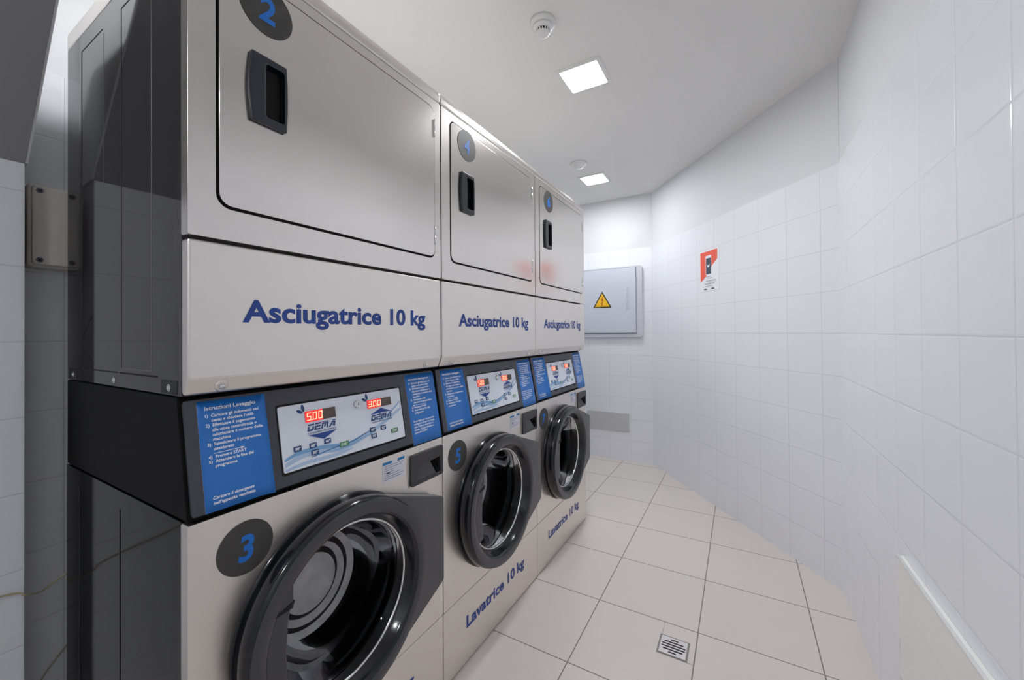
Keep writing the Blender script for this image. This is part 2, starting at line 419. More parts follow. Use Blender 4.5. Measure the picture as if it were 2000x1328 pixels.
part('mounting_base', None, lambda: lathe_z(MB(), [(-0.0005, 0), (-0.0005, 0.060), (-0.009, 0.060), (-0.013, 0.055), (-0.013, 0.0)], PLW), t)
part('sensor_head', None, lambda: lathe_z(MB(), [(-0.013, 0.040), (-0.026, 0.038), (-0.031, 0.033), (-0.032, 0.0)], PLW), t)

# ------------------------------------------------------------------ dryers
Y0 = 0.3195; PW = 0.69
def W(h): return lambda a, b: (h, a, b)
def screw(x, y, z, axis, r=0.006):
    def f():
        mb = MB(); mb.disc((x, y, z), axis, r * 1.5, 0.001, CHROME, 20); n = Vector(axis)
        mb.disc(Vector((x, y, z)) + n * 0.001, axis, r, 0.0016, CHROME, 6, 0.0004); return mb
    return f
def profile_y(mb, prof, y0, y1, m):
    """prof = list of (x,z) closed outline extruded along the row"""
    mb.prism(prof, lambda a, b: (a, y0, b), lambda a, b: (a, y1, b), m); return mb

def badge(parent, txt, ya, zc, r, x=0.0, label=None):
    b = part('number_badge', None, lambda: MB().prism(circ(ya, zc, r, 72), W(x + 0.0010), W(x + 0.0001), BADGE), parent, label='dark grey round badge with a blue numeral %s' % txt)
    def nt():
        mb = MB(); add_text(mb, txt, W(x + 0.0016), ya, zc - r * 0.47, NUMB, height=r * 0.96, bold=0.03, sx=0.92, shear=0.12, center=True); return mb
    part('numeral', None, nt, b)
    return b

def arc_strip(mb, cy, cz, r0, r1, t0, t1, x0, x1, m, n=24):
    out = [(cy + r1 * math.cos(math.radians(t0 + (t1 - t0) * k / n)), cz + r1 * math.sin(math.radians(t0 + (t1 - t0) * k / n))) for k in range(n + 1)]
    out += [(cy + r0 * math.cos(math.radians(t1 + (t0 - t1) * k / n)), cz + r0 * math.sin(math.radians(t1 + (t0 - t1) * k / n))) for k in range(n + 1)]
    mb.prism(out, W(x0), W(x1), m)

def make_dryer(k, num, label):
    D = thing('tumble_dryer', label, 'dryer', (0, Y0 + PW * k, 1.05), 'stainless tumble dryers')
    z = lambda v: v - 1.05
    w0, w1 = 0.0026, PW - 0.0026
    def body():
        mb = MB(); mb.box(-0.69, -0.0272, w0 + 0.001, w1 - 0.001, 0.0, z(1.915), SIDE)
        for ya, yb in ((w0 + 0.0004, w0 + 0.002), (w1 - 0.002, w1 - 0.0004)):        # creases and flange slots on both side sheets, shade and glints as coloured strips
            mb.box(-0.5775, -0.5745, ya, yb, z(1.092), z(1.873), SIDEDK); mb.box(-0.3165, -0.3135, ya, yb, z(1.092), z(1.873), SIDEDK)
            mb.box(-0.5745, -0.43, ya, yb, z(1.871), z(1.874), SIDEDK); mb.box(-0.3135, -0.16, ya, yb, z(1.871), z(1.874), SIDEDK)
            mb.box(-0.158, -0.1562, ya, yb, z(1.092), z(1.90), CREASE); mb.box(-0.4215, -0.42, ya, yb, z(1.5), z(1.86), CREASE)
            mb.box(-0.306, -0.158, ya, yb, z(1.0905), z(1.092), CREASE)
            mb.box(-0.575, -0.335, ya, yb, z(1.0795), z(1.083), DARK); mb.box(-0.322, -0.13, ya, yb, z(1.0795), z(1.083), DARK)
            mb.box(-0.675, -0.615, ya, yb, z(1.052), z(1.080), SIDEDK); mb.box(-0.112, -0.045, ya, yb, z(1.052), z(1.078), SIDEDK)
        pts = [(-0.505 - 0.052 * math.sin(math.pi * q / 16), w0 + 0.0008, z(1.102 + 0.105 * q / 16)) for q in range(17)]
        mb.tube(pts, 0.0009, SIDEDK, 6)
        return mb
    part('cabinet', 'dr_body', body, D, (0.002, 1))
    def lid():
        mb = MB(); profile_y(mb, [(-0.69, z(1.9155)), (-0.003, z(1.9155)), (0.0, z(1.919)), (0.0, z(1.936)), (-0.004, z(1.950)), (-0.014, z(1.957)), (-0.03, z(1.958)), (-0.69, z(1.958))], w0, w1, STEEL); return mb
    part('top_cover', 'dr_lid', lid, D, (0.003, 2))
    da0, da1, db0, db1 = 0.0515, 0.657, z(1.407), z(1.884)
    def upper():
        mb = MB(); mb.prism(rrect(w0, w1, z(1.341), z(1.912), 0.004, 3), W(0.0), W(-0.026), STEEL, holes=[rrect(da0 - 0.005, da1 + 0.0025, db0 - 0.006, db1 + 0.003, 0.026)]); return mb
    part('upper_front_panel', 'dr_up', upper, D, (0.0045, 3))
    part('gap_shade_sheet', 'dr_gapsheet', lambda: MB().prism(rrect(da0 - 0.0046, da1 + 0.0022, db0 - 0.0056, db1 + 0.0026, 0.026), W(-0.010), W(-0.020), GAP), D)  # dark sheet behind the door, supplies the black shade in its gap
    dr = part('door', 'dr_door', lambda: MB().prism(rrect(da0, da1, db0, db1, 0.022), W(0.0015), W(-0.012), DOORS, holes=[rrect(0.1305, 0.1725, z(1.603), z(1.720), 0.005)]), D, (0.0022, 3))
    def hand():
        mb = MB()
        # bowed grip frame
        L = []
        for q in range(13):
            s = q / 12; L.append((0.104 - 0.006 * math.sin(math.pi * s), z(1.590) + (0.140) * s))
        for q in range(9):
            s = q / 8; L.append((0.1755 + 0.0028 * math.sin(math.pi * s), z(1.730) - 0.140 * s))
        hole = rrect(0.1325, 0.1705, z(1.606), z(1.716), 0.006)
        mb.prism(L, W(0.0115), W(0.0017), HANDLE, holes=[hole], back=True); return mb
    h = part('handle', 'dr_hand', hand, dr, (0.0035, 3))
    def pock():
        mb = MB(); a0, a1, b0, b1 = 0.1325, 0.1705, z(1.606), z(1.716)
        mb.prism(rrect(a0, a1, b0, b1, 0.006), W(-0.0215), W(-0.0225), POCKET)
        lo = rrect(a0, a1, b0, b1, 0.006); lo2 = rrect(a0 - .0005, a1 + .0005, b0 - .0005, b1 + .0005, 0.006)
        mb.prism(lo2, W(0.0100), W(-0.0226), POCKET, holes=[lo]); return mb
    part('finger_pocket', 'dr_pock', pock, h, label='dark recessed finger pocket')
    for zh in (1.82, 1.475):
        def hg(zh=zh):
            mb = MB(); mb.box(0.0003, 0.0032, da1 - 0.0022, da1 + 0.0028, z(zh) - 0.028, z(zh) + 0.028, CHROME)
            mb.tube([(0.0028, da1 + 0.0003, z(zh) + s * 0.028) for s in (-1, -0.05)], 0.0022, CHROME); mb.tube([(0.0028, da1 + 0.0003, z(zh) + s * 0.028) for s in (0.05, 1)], 0.0022, CHROME); return mb
        part('hinge', 'dr_hinge%s' % zh, hg, dr)
    badge(dr, num, {0: 0.138, 1: 0.143, 2: 0.155}[k], z(1.834), 0.054, 0.0016)
    def lower():
        mb = MB(); profile_y(mb, [(-0.026, z(1.054)), (-0.014, z(1.052)), (-0.001, z(1.080)), (0.0, z(1.084)), (0.0, z(1.334)), (-0.026, z(1.334))], w0, w1, STEELB); return mb
    lo = part('lower_front_panel', 'dr_low', lower, D, (0.0045, 3))
    def lt():
        mb = MB(); add_text(mb, 'Asciugatrice 10 kg', W(0.0006), 0.091, z(1.1875), TEXTB, width=0.521, height=0.0445, bold=0.030); return mb
    part('lettering', 'dr_text', lt, lo, label='dark blue lettering Asciugatrice 10 kg')
    for i, ya in enumerate((0.0575, 0.6225)):
        def sc(ya=ya):
            mb = MB(); n = Vector((0.9, 0, -0.42)); o = Vector((-0.0075, ya, z(1.0655)))
            mb.tube([(-0.0105 + 0.0155 * 0.42 * math.sin(q_) , ya + 0.020 * math.cos(q_), z(1.0615) + 0.0165 * math.sin(q_)) for q_ in [math.pi * (0.06 + 0.88 * i_ / 14) for i_ in range(15)]], 0.0011, STEELB, 8); mb.disc(o - n * 0.001, n, 0.011, 0.003, STEELB, 24); mb.disc(o + n * 0.0018, n, 0.0055, 0.0045, CHROME, 6, 0.001); return mb
        part('screw', 'dr_fs%d' % i, sc, lo)
    for i, xa in enumerate((-0.641, -0.358, -0.080)):
        part('screw', 'dr_ss%d' % i, screw(xa, w0 + 0.001, z(1.0635), (0, -1, 0), 0.0048), D)
    def back():
        mb = MB(); mb.disc((-0.69, 0.345, z(1.25)), (-1, 0, 0), 0.05, 0.05, CHROME, 32); return mb
    part('exhaust_collar', 'dr_ex', back, D)
    return D

# ------------------------------------------------------------------ washers
DCY, DCZ, DR = 0.310, 0.522, 0.243
cn = Vector((0.217, 0, 0.04)).normalized(); cv = Vector((-0.04, 0, 0.217)).normalized()
def CP(h):
    """frame on the leaning control fascia: a along the row, b = world height"""
    def f(a, b):
        p = Vector((0, a, 0.828)) + cv * ((b - 0.828) * 1.0169) + cn * h
        return (p.x, p.y, p.z)
    return f
def card_lift(a0, a1, z0, z1, amt, left=False):
    def h(a, b):
        s = (a - a0) / (a1 - a0)
        if left: s = 1 - s
        tt = max(0.0, (s - 0.72) / 0.28); v = 0.55 + 0.45 * (1 - (b - z0) / (z1 - z0))
        return 0.0012 + amt * tt * tt * v
    return lambda e: (lambda a, b: CP(h(a, b) + e)(a, b))

CARD1 = [('Istruzioni Lavaggio', 0.0, .085, 1.28, 0.0), ('1)  Caricare gli indumenti nel', 0, .150, 1, 0), ('cesto e chiudere l\'oblò', 1, .195, 1, 0), ('2)  Effettuare il pagamento', 0, .240, 1, 0),
         ('alla cassa centralizzata e', 1, .285, 1, 0), ('selezionare il numero della', 1, .328, 1, 0), ('macchina', 1, .372, 1, 0), ('3)  Selezionare il programma', 0, .416, 1, 0), ('desiderato', 1, .460, 1, 0),
         ('ARROW', 1, .488, 1, 0), ('4)  Premere START', 0, .530, 1, 0), ('5)  Attendere la fine del', 0, .572, 1, 0), ('programma', 1, .615, 1, 0),
         ('Caricare il detergente', 0.15, .895, 1.0, .25), ('nell\'apposita vaschetta', 0.15, .94, 1.0, .25)]
CARD2 = [('Istruzioni Asciugatura', 0.0, .085, 1.1, 0.0), ('1)  Caricare gli indumenti nel', 0, .140, 1, 0), ('cesto e chiudere l\'oblò', 1, .180, 1, 0), ('2)  Effettuare il pagamento', 0, .220, 1, 0),
         ('alla cassa centralizzata e', 1, .260, 1, 0), ('selezionare il numero della', 1, .300, 1, 0), ('macchina', 1, .340, 1, 0), ('3)  Selezionare sulla', 0, .380, 1, 0), ('macchina la temperatura', 1, .420, 1, 0),
         ('ARROWL', 1, .448, 1, 0), ('4)  Premere START', 0, .490, 1, 0), ('5)  Attendere la fine del', 0, .530, 1, 0), ('programma', 1, .570, 1, 0),
         ('Si consiglia per una corretta', 0, .685, 1, 0), ('asciugatura di aprire a metà', 0, .725, 1, 0), ('ciclo l\'oblò e controllare i', 0, .765, 1, 0), ('tessuti. Quindi chiudere e', 0, .805, 1, 0), ('premere START', 0, .845, 1, 0)]
def card_text(lines, a0, a1, z0, z1, F):
    mb = MB(); f = F(0.0003); wd, ht = a1 - a0, z1 - z0; sz = 0.0078
    for body, ind, fr, k, sh in lines:
        b = z1 - fr * ht; a = a0 + wd * (0.10 + (0.085 if ind == 1 else ind * 0.1))
        if body.startswith('ARROW'):
            x0, x1 = a, a + wd * 0.40; th = 0.0005
            mb.prism([(x0, b - th), (x1, b - th), (x1, b + th), (x0, b + th)], F(0.0004), F(0.0001), WHITE)
            if body == 'ARROW': tri = [(x1 - .001, b - .0025), (x1 + .006, b), (x1 - .001, b + .0025)]
            else: tri = [(x0 + .001, b - .0025), (x0 - .006, b), (x0 + .001, b + .0025)]
            mb.prism(tri, F(0.0004), F(0.0001), WHITE)
            continue
        add_text(mb, body, f, a, b, WHITE, size=sz * k, bold=0.022, shear=sh, sx=1.04 if k == 1 else 1.22)
    return mb
def make_card(parent, key, a0, a1, z0, z1, lines, F, label):
    def sheet():
        mb = MB(); n = 16; fr, bk = F(0.0), F(-0.0004); g = [[[mb.bm.verts.new(f(a0 + (a1 - a0) * i / n, z0 + (z1 - z0) * j / 8)) for j in range(9)] for i in range(n + 1)] for f in (fr, bk)]
        for s, m in ((0, BLUE), (1, WHITE)):
            for i in range(n):
                for j in range(8): mb.face((g[s][i][j], g[s][i + 1][j], g[s][i + 1][j + 1], g[s][i][j + 1]), m, True)
        for i in range(n):
            for j in (0, 8): mb.face((g[0][i][j], g[0][i + 1][j], g[1][i + 1][j], g[1][i][j]), WHITE)
        for j in range(8):
            for i in (0, n): mb.face((g[0][i][j], g[0][i][j + 1], g[1][i][j + 1], g[1][i][j]), WHITE)
        return mb
    c = part('instruction_card', key, sheet, parent, label=label)
    part('printed_text', key + 't', lambda: card_text(lines, a0, a1, z0, z1, F), c, label='white printed text')
    return c

SEG = {'0': 'abcdef', '3': 'abgcd', '5': 'afgcd'}
def led_digits(mb, body, f, a0, b0, wd, ht, m):
    x = a0; t = wd * 0.2; sl = 0.12
    for ch in body:
        if ch == '.':
            mb.prism([(x - wd * .22, b0), (x - wd * .02, b0), (x - wd * .02, b0 + t), (x - wd * .22, b0 + t)], f(0.0004), f(0.0001), m); continue
        H = ht / 2
        S = {'a': (0, ht - t, wd, ht), 'd': (0, 0, wd, t), 'g': (0, H - t / 2, wd, H + t / 2), 'f': (0, H, t, ht), 'b': (wd - t, H, wd, ht), 'e': (0, 0, t, H), 'c': (wd - t, 0, wd, H)}
        for q in SEG[ch]:
            u0, v0, u1, v1 = S[q]; e = t * 0.12
            P = [(u0 + e, v0 + e), (u1 - e, v0 + e), (u1 - e, v1 - e), (u0 + e, v1 - e)]
            mb.prism([(x + u + sl * v, b0 + v) for u, v in P], f(0.0004), f(0.0001), m)
        x += wd * 1.38
def logo(mb, a0, b0, wd, ht, m):
    f1, f0 = CP(0.0040), CP(0.0031); lw = wd / 4.55; t = ht * 0.24; sh = 0.30
    def q(P, k): mb.prism([(a0 + k * lw * 1.17 + x * lw + sh * y * ht, b0 + y * ht) for x, y in P], f1, f0, m)
    v = 0.24
    q([(0, 0), (0.25, 0), (0.25, 0.62), (0, 0.62)], 0); q([(0, 0.76), (0.8, 0.76), (1, 0.62), (1, 1), (0, 1)][:2] + [(1.0, 0.76), (0.9, 1), (0, 1)], 0)
    q([(0.25, 0), (0.8, 0), (1, 0.2), (1, 0.62), (0.75, 0.62), (0.75, 0.24), (0.25, 0.24)], 0)
    q([(0, 0), (1, 0), (1, 0.2), (0.26, 0.2), (0.26, 0.40), (0.95, 0.40), (0.95, 0.60), (0, 0.60)], 1); q([(0, 0.78), (1, 0.78), (1, 1), (0, 1)], 1)
    q([(0, 0), (0.24, 0), (0.24, 0.62), (0.46, 0.62), (0.46, 0.2), (0.66, 0.2), (0.66, 0.62), (0.9, 0.62), (0.9, 0), (1.12, 0), (1.12, 0.62), (1.12, 0.84), (0, 0.84)], 2); q([(0, 0.9), (1.1, 0.9), (1.0, 1), (0, 1)], 2)
    q([(0.02, 0), (0.28, 0), (0.58, 0.52), (0.85, 0.52), (0.85, 0), (1.1, 0), (1.1, 0.74), (0.46, 0.74)], 3.12); q([(0.42, 0.84), (1.1, 0.84), (1.1, 1), (0.6, 1)], 3.12)
    q([(0.5, 0.22), (0.85, 0.22), (0.85, 0.36), (0.58, 0.36)], 3.12)
def hull(pts):
    pts = sorted(set(pts)); cr = lambda o, a, b: (a[0] - o[0]) * (b[1] - o[1]) - (a[1] - o[1]) * (b[0] - o[0])
    lo, hi = [], []
    for p in pts:
        while len(lo) > 1 and cr(lo[-2], lo[-1], p) <= 0: lo.pop()
        lo.append(p)
    for p in reversed(pts):
        while len(hi) > 1 and cr(hi[-2], hi[-1], p) <= 0: hi.pop()
        hi.append(p)
    return lo[:-1] + hi[:-1]

def make_washer(k, num, label):
    Wm = thing('washing_machine', label, 'washing machine', (0, Y0 + PW * k, 0), 'stainless washing machines')
    w0, w1 = 0.0025, PW - 0.0025
    def body():
        mb = MB(); t = 0.002
        mb.box(-0.69, -0.0262, w0, w0 + t, 0.02, 0.826, SIDEW); mb.box(-0.69, -0.0262, w1 - t, w1, 0.02, 0.826, SIDEW)
        mb.box(-0.69, -0.688, w0 + t, w1 - t, 0.02, 0.826, SIDEW); mb.box(-0.688, -0.0262, w0 + t, w1 - t, 0.02, 0.03, SIDEW)
        mb.box(-0.688, -0.0262, w0 + t, w1 - t, 0.818, 0.826, SIDEW)
        for ya, yb in ((w0 - 0.0008, w0 + 0.001), (w1 - 0.001, w1 + 0.0008)):
            mb.box(-0.586, -0.582, ya, yb, 0.03, 0.787, SIDEDK); mb.box(-0.321, -0.317, ya, yb, 0.03, 0.787, SIDEDK)
        return mb
    part('cabinet', 'wa_body', body, Wm)
    def front():
        mb = MB(); mb.prism(rrect(w0 - 0.001, w1 + 0.001, 0.2495, 0.824, 0.004, 3), W(0.0), W(-0.026), STEELB, holes=[circ(DCY, DCZ, 0.205, 96), rrect(0.549, 0.674, 0.716, 0.779, 0.004)], smooth_holes=True); return mb
    part('front_panel', 'wa_front', front, Wm, (0.005, 3))
    kp = part('kick_panel', 'wa_low', lambda: MB().prism(rrect(w0 - 0.001, w1 + 0.001, 0.006, 0.2465, 0.003, 3), W(0.0), W(-0.026), STEELB), Wm, (0.004, 2))
    def lt():
        mb = MB(); add_text(mb, 'Lavatrice 10 kg', W(0.0006), 0.124, 0.124, TEXTB, width=0.430, height=0.0425, bold=0.030); return mb
    part('lettering', 'wa_text', lt, kp, label='dark blue lettering Lavatrice 10 kg')
    badge(Wm, num, {0: 0.0965, 1: 0.080, 2: 0.079}[k], {0: 0.745, 1: 0.743, 2: 0.738}[k], 0.0515)
    for i, (fx, fy) in enumerate(((-0.08, 0.06), (-0.08, 0.63), (-0.62, 0.06), (-0.62, 0.63))):
        def ft(fx=fx, fy=fy):
            mb = MB(); mb.disc((fx, fy, 0.0), (0, 0, 1), 0.02, 0.012, BLACK, 20); mb.disc((fx, fy, 0.009), (0, 0, 1), 0.007, 0.015, CHROME, 12); return mb
        part('foot', 'wa_foot%d' % i, ft, Wm)
    # ---- tub, seal and drum seen through the porthole
    def drum():
        mb = MB(); mb.lathe([(-0.055, 0.203), (-0.075, 0.262), (-0.42, 0.262), (-0.425, 0.25), (-0.415, 0.12), (-0.40, 0.09), (-0.40, 0.0)], DCY, DCZ, DRUM)
        for q in range(3):
            a = 2 * math.pi * q / 3 + 0.5; c, s = math.cos(a), math.sin(a)
            P = [(0.262, -0.03), (0.262, 0.03), (0.215, 0.012), (0.215, -0.012)]
            mb.prism([(DCY + r * c - t_ * s, DCZ + r * s + t_ * c) for r, t_ in P], W(-0.09), W(-0.40), DRUM)
        return mb
    part('drum', 'wa_drum', drum, Wm)
    part('door_seal', 'wa_seal', lambda: MB().lathe([(-0.004, 0.2045), (-0.004, 0.194), (-0.012, 0.188), (-0.024, 0.192), (-0.034, 0.186), (-0.046, 0.190), (-0.056, 0.2045), (-0.060, 0.2045)], DCY, DCZ, SEAL), Wm)
    # ---- door
    dd = part('door', 'wa_door', lambda: MB().lathe([(0.0006, 0.236), (0.0006, 0.247), (0.0055, 0.247), (0.0075, 0.241), (0.0085, DR), (0.045, DR), (0.053, DR - 0.0035), (0.058, DR - 0.010), (0.0595, DR - 0.018), (0.058, 0.206), (0.054, 0.201), (0.046, 0.199),
                                                      (0.030, 0.191), (0.022, 0.187), (0.022, 0.183), (0.0006, 0.183)], DCY, DCZ, RING, 128, close=True), Wm)
    ring = [p for p in circ(DCY, DCZ, DR - 0.003, 120)]
    H = hull([(round(a, 5), round(b, 5)) for a, b in ring] + [(0.639, 0.655), (0.639, 0.408), (0.634, 0.660), (0.634, 0.402)])
    part('hinge_plate', 'wa_hp', lambda: MB().prism(H, W(0.047), W(0.009), HPLATE, holes=[circ(DCY, DCZ, 0.215, 96)]), dd, (0.003, 2), label='grey polygonal hinge side plate of the door')
    part('door_face', 'wa_face', lambda: MB().lathe([(0.0590, 0.2372), (0.0604, 0.231), (0.0606, 0.222), (0.0597, 0.2095), (0.0575, 0.2065)], DCY, DCZ, RINGF, 128), dd)
    part('trim_ring', 'wa_trim', lambda: MB().lathe([(0.024, 0.1875), (0.0275, 0.1855), (0.0285, 0.1825), (0.0275, 0.1795), (0.023, 0.179)], DCY, DCZ, CHROME, 128), dd, label='thin bright ring around the glass')
    def gls():
        mb = MB(); G = [(0.0225, 0.1815), (0.018, 0.176), (-0.004, 0.168), (-0.030, 0.160), (-0.065, 0.152), (-0.098, 0.142), (-0.118, 0.128)]
        mb.lathe(G, DCY, DCZ, GLASS, 128); mb.lathe([(-0.118, 0.128), (-0.123, 0.121), (-0.126, 0.112)], DCY, DCZ, GLASSG, 128)
        mb.lathe([(-0.126, 0.112), (-0.122, 0.103), (-0.120, 0.098)], DCY, DCZ, GLASS, 128); mb.lathe([(-0.120, 0.098), (-0.124, 0.090), (-0.130, 0.084)], DCY, DCZ, GLASSG, 128)
        mb.lathe([(-0.130, 0.084), (-0.127, 0.077), (-0.121, 0.071)], DCY, DCZ, GLASS, 128); mb.lathe([(-0.121, 0.071), (-0.116, 0.064), (-0.113, 0.045), (-0.112, 0.0)], DCY, DCZ, GLASSG, 128)
        return mb
    part('glass', 'wa_glass', gls, dd, label='dark bowl shaped glass, misted grey in its middle')
    part('inner_rim', 'wa_rim', lambda: MB().lathe([(0.022, 0.181), (0.010, 0.177), (-0.018, 0.171), (-0.018, 0.178), (0.000, 0.184), (0.020, 0.185)], DCY, DCZ, BLACK, 128), dd)
    def grip():
        mb = MB(); zt, zb = 0.6105, 0.433; L = []
        t0 = math.atan2(zt - DCZ, -0.187); t1 = math.atan2(zb - DCZ, -0.187) + 2 * math.pi
        for q in range(21):
            t_ = t0 + (t1 - t0) * q / 20; L.append((DCY + 0.2075 * math.cos(t_), DCZ + 0.2075 * math.sin(t_)))
        R_ = [(0.150, zb + 0.008), (0.146, 0.47), (0.143, 0.522), (0.146, 0.58), (0.151, zt)]
        mb.prism(L + R_, W(0.0580), W(0.034), RINGF); return mb
    g = part('handle', 'wa_grip', grip, dd, (0.003, 2))
    def notch():
        mb = MB(); mb.prism([(0.118, 0.6120), (0.158, 0.6245), (0.153, 0.6120)], W(0.0605), W(0.030), DARK); return mb
    part('notch_shade', 'wa_notch', notch, g)  # solid dark wedge in place of the shade inside the slot
    def upp():
        mb = MB(); t0, t1 = math.radians(138), math.radians(157); L = [(DCY + 0.2075 * math.cos(t0 + (t1 - t0) * q / 10), DCZ + 0.2075 * math.sin(t0 + (t1 - t0) * q / 10)) for q in range(11)]
        mb.prism(L + [(0.122, 0.6122), (0.1555, 0.624)], W(0.0582), W(0.034), RINGF); return mb
    part('handle_bridge', 'wa_upp', upp, g, (0.002, 2))
    # ---- detergent drawer
    dp = part('detergent_drawer', 'wa_drw', lambda: MB().prism(rrect(0.540, 0.684, 0.7105, 0.8025, 0.008), W(0.008), W(0.0005), DRAWER, holes=[[(0.562, 0.722), (0.672, 0.722), (0.668, 0.770), (0.570, 0.762)]]), Wm, (0.003, 2))
    def pocket():
        mb = MB(); L = [(0.561, 0.721), (0.673, 0.721), (0.669, 0.771), (0.569, 0.763)]
        mb.prism(L, W(-0.021), W(-0.0225), DARK)
        f = lambda s: (lambda a, b: (0.005 - 0.020 * (b - 0.722) / 0.045 - s, a, b))
        mb.prism([(0.563, 0.722), (0.652, 0.722), (0.640, 0.766), (0.570, 0.7615)], f(0), f(0.004), RINGF)  # lit look of the pocket slope put into a lighter grey
        mb.prism([(0.655, 0.722), (0.671, 0.722), (0.650, 0.767), (0.646, 0.766)], f(-.002), f(0.002), BLACK); return mb
    part('drawer_pull', 'wa_pull', pocket, dp)
    part('drawer_trim', 'wa_dtrim', lambda: MB().prism(rrect(0.536, 0.688, 0.7065, 0.8065, 0.010), W(0.0018), W(0.0003), STEELB, holes=[rrect(0.541, 0.683, 0.7115, 0.8015, 0.008)]), dp, (0.0008, 1))
    # ---- energy sticker
    lb = part('rating_sticker', 'wa_lab', lambda: MB().prism([(0.440, 0.7545), (0.520, 0.7545), (0.520, 0.8095), (0.440, 0.8095)], W(0.0007), W(0.0002), LABEL), Wm, label='small white sticker with a blue header')
    def li():
        mb = MB(); f = W(0.0011); g_ = W(0.0006)
        mb.prism([(0.440, 0.802), (0.472, 0.802), (0.472, 0.8095), (0.440, 0.8095)], f, g_, TEAL); mb.prism([(0.494, 0.802), (0.520, 0.802), (0.520, 0.8095), (0.494, 0.8095)], f, g_, TEAL)
        for q in range(7):
            zz = 0.797 - q * 0.006; x1 = 0.515 - (q * 7 % 5) * 0.003
            if q in (2, 3): x1 = 0.482
            mb.prism([(0.445, zz), (x1, zz), (x1, zz + 0.0012), (0.445, zz + 0.0012)], f, g_, INK)
        mb.prism([(0.453, 0.776), (0.466, 0.776), (0.466, 0.779), (0.453, 0.779)], f, g_, NAVY); return mb
    part('sticker_print', 'wa_labp', li, lb)
    # ---- control fascia
    def fas():
        mb = MB(); profile_y(mb, [(-0.69, 0.8285), (-0.003, 0.8285), (-0.0045, 0.836), (-0.0430, 1.0475), (-0.69, 1.0475)], w0 + 0.0005, w1 - 0.0005, BLACK)
        return mb
    cf = part('control_housing', 'wa_ctrl', fas, Wm, (0.004, 3))
    cp = part('control_fascia', 'wa_fascia', lambda: MB().prism(rrect(0.008, 0.682, 0.8355, 1.040, 0.006), CP(0.0022), CP(-0.0035), PANELB, holes=[rrect(0.170, 0.5325, 0.857, 1.0065, 0.006)]), Wm, (0.0015, 2), label='dark grey leaning control fascia')
    part('board_bezel', 'wa_bez', lambda: MB().prism(rrect(0.1705, 0.532, 0.8575, 1.006, 0.006), CP(0.0004), CP(-0.0033), GAP), cp)
    FC = lambda e: CP(e + 0.0028)
    make_card(cf, 'card1', 0.0285, 0.1465, 0.835, 1.035, CARD1, (lambda G: (lambda e: G(e + 0.0014)))(card_lift(0.0285, 0.1465, 0.835, 1.035, 0.014)), 'blue washing instruction card with a curled edge')
    make_card(cf, 'card2', 0.5565, 0.6845, 0.8275, 1.035, CARD2, (lambda G: (lambda e: G(e + 0.0014)))(card_lift(0.5565, 0.6845, 0.8275, 1.035, 0.0)), 'blue drying instruction card')
    # display board with its print
    bd = part('display_board', 'wa_board', lambda: MB().prism(rrect(0.1745, 0.5285, 0.8625, 1.002, 0.004), CP(0.0030), CP(0.0), BOARD), Wm, label='white printed board with two red displays')
    def art():
        mb = MB()
        def rib(pts, th, m, h):
            n = 40; up_, dn = [], []
            for q in range(n + 1):
                s = q / n * (len(pts) - 1); i = min(int(s), len(pts) - 2); u = s - i
                p0, p1, p2, p3 = pts[max(i - 1, 0)], pts[i], pts[i + 1], pts[min(i + 2, len(pts) - 1)]
                c = [0.5 * (2 * p1[j] + (p2[j] - p0[j]) * u + (2 * p0[j] - 5 * p1[j] + 4 * p2[j] - p3[j]) * u * u + (3 * p1[j] - p0[j] - 3 * p2[j] + p3[j]) * u ** 3) for j in (0, 1)]
                tk = th * (0.35 + 0.65 * math.sin(math.pi * (0.08 + 0.9 * q / n)))
                up_.append((c[0], c[1] + tk)); dn.append((c[0], c[1] - tk))
            vs = [[mb.bm.verts.new(CP(h)(*p)) for p in L] for L in (up_, dn)]
            for i in range(n): mb.face((vs[0][i], vs[0][i + 1], vs[1][i + 1], vs[1][i]), m)
        rib([(0.178, 0.877), (0.22, 0.889), (0.27, 0.888), (0.32, 0.882), (0.38, 0.892), (0.44, 0.910), (0.527, 0.945)], 0.0075, WAVE1, 0.0033)
        rib([(0.178, 0.888), (0.21, 0.896), (0.26, 0.896), (0.31, 0.890), (0.345, 0.888)], 0.0045, WAVE2, 0.0035)
        rib([(0.24, 0.880), (0.30, 0.887), (0.35, 0.890), (0.39, 0.900), (0.41, 0.905)], 0.0020, WAVE3, 0.0036)
        rib([(0.29, 0.880), (0.34, 0.882), (0.385, 0.892), (0.42, 0.897)], 0.0013, WAVE2, 0.0037)
        rib([(0.44, 0.922), (0.48, 0.938), (0.527, 0.965)], 0.0022, WAVE2, 0.0035)
        rib([(0.178, 0.867), (0.23, 0.872), (0.30, 0.870), (0.35, 0.874)], 0.0040, WAVE1, 0.0034)
        # leaf marks beside the displays
        for (a, b) in ((0.2285, 0.981), (0.4075, 0.9815)):
            for (da, db, ang, l) in ((0.0, 0.0, 150, 0.015), (0.003, 0.002, 97, 0.017)):
                c, s = math.cos(math.radians(ang)), math.sin(math.radians(ang)); P = []
                for q in range(12):
                    u = 2 * math.pi * q / 12; x_ = l / 2 + l / 2 * math.cos(u); y_ = 0.0034 * math.sin(u); P.append((a + da + x_ * c - y_ * s, b + db + x_ * s + y_ * c))
                mb.prism(P, CP(0.0040), CP(0.0031), NAVY)
        # logos
        f = CP(0.0040)
        logo(mb, 0.2355, 0.9375, 0.068, 0.0155, NAVY)
        add_text(mb, 'LAVANDERIA SELF SERVICE', f, 0.2365, 0.9310, NAVY, width=0.073, height=0.0038, bold=0.02)
        mb.prism([(0.2375, 0.9285), (0.3105, 0.9285), (0.274, 0.9135)], CP(0.0040), CP(0.0031), TEXTB)
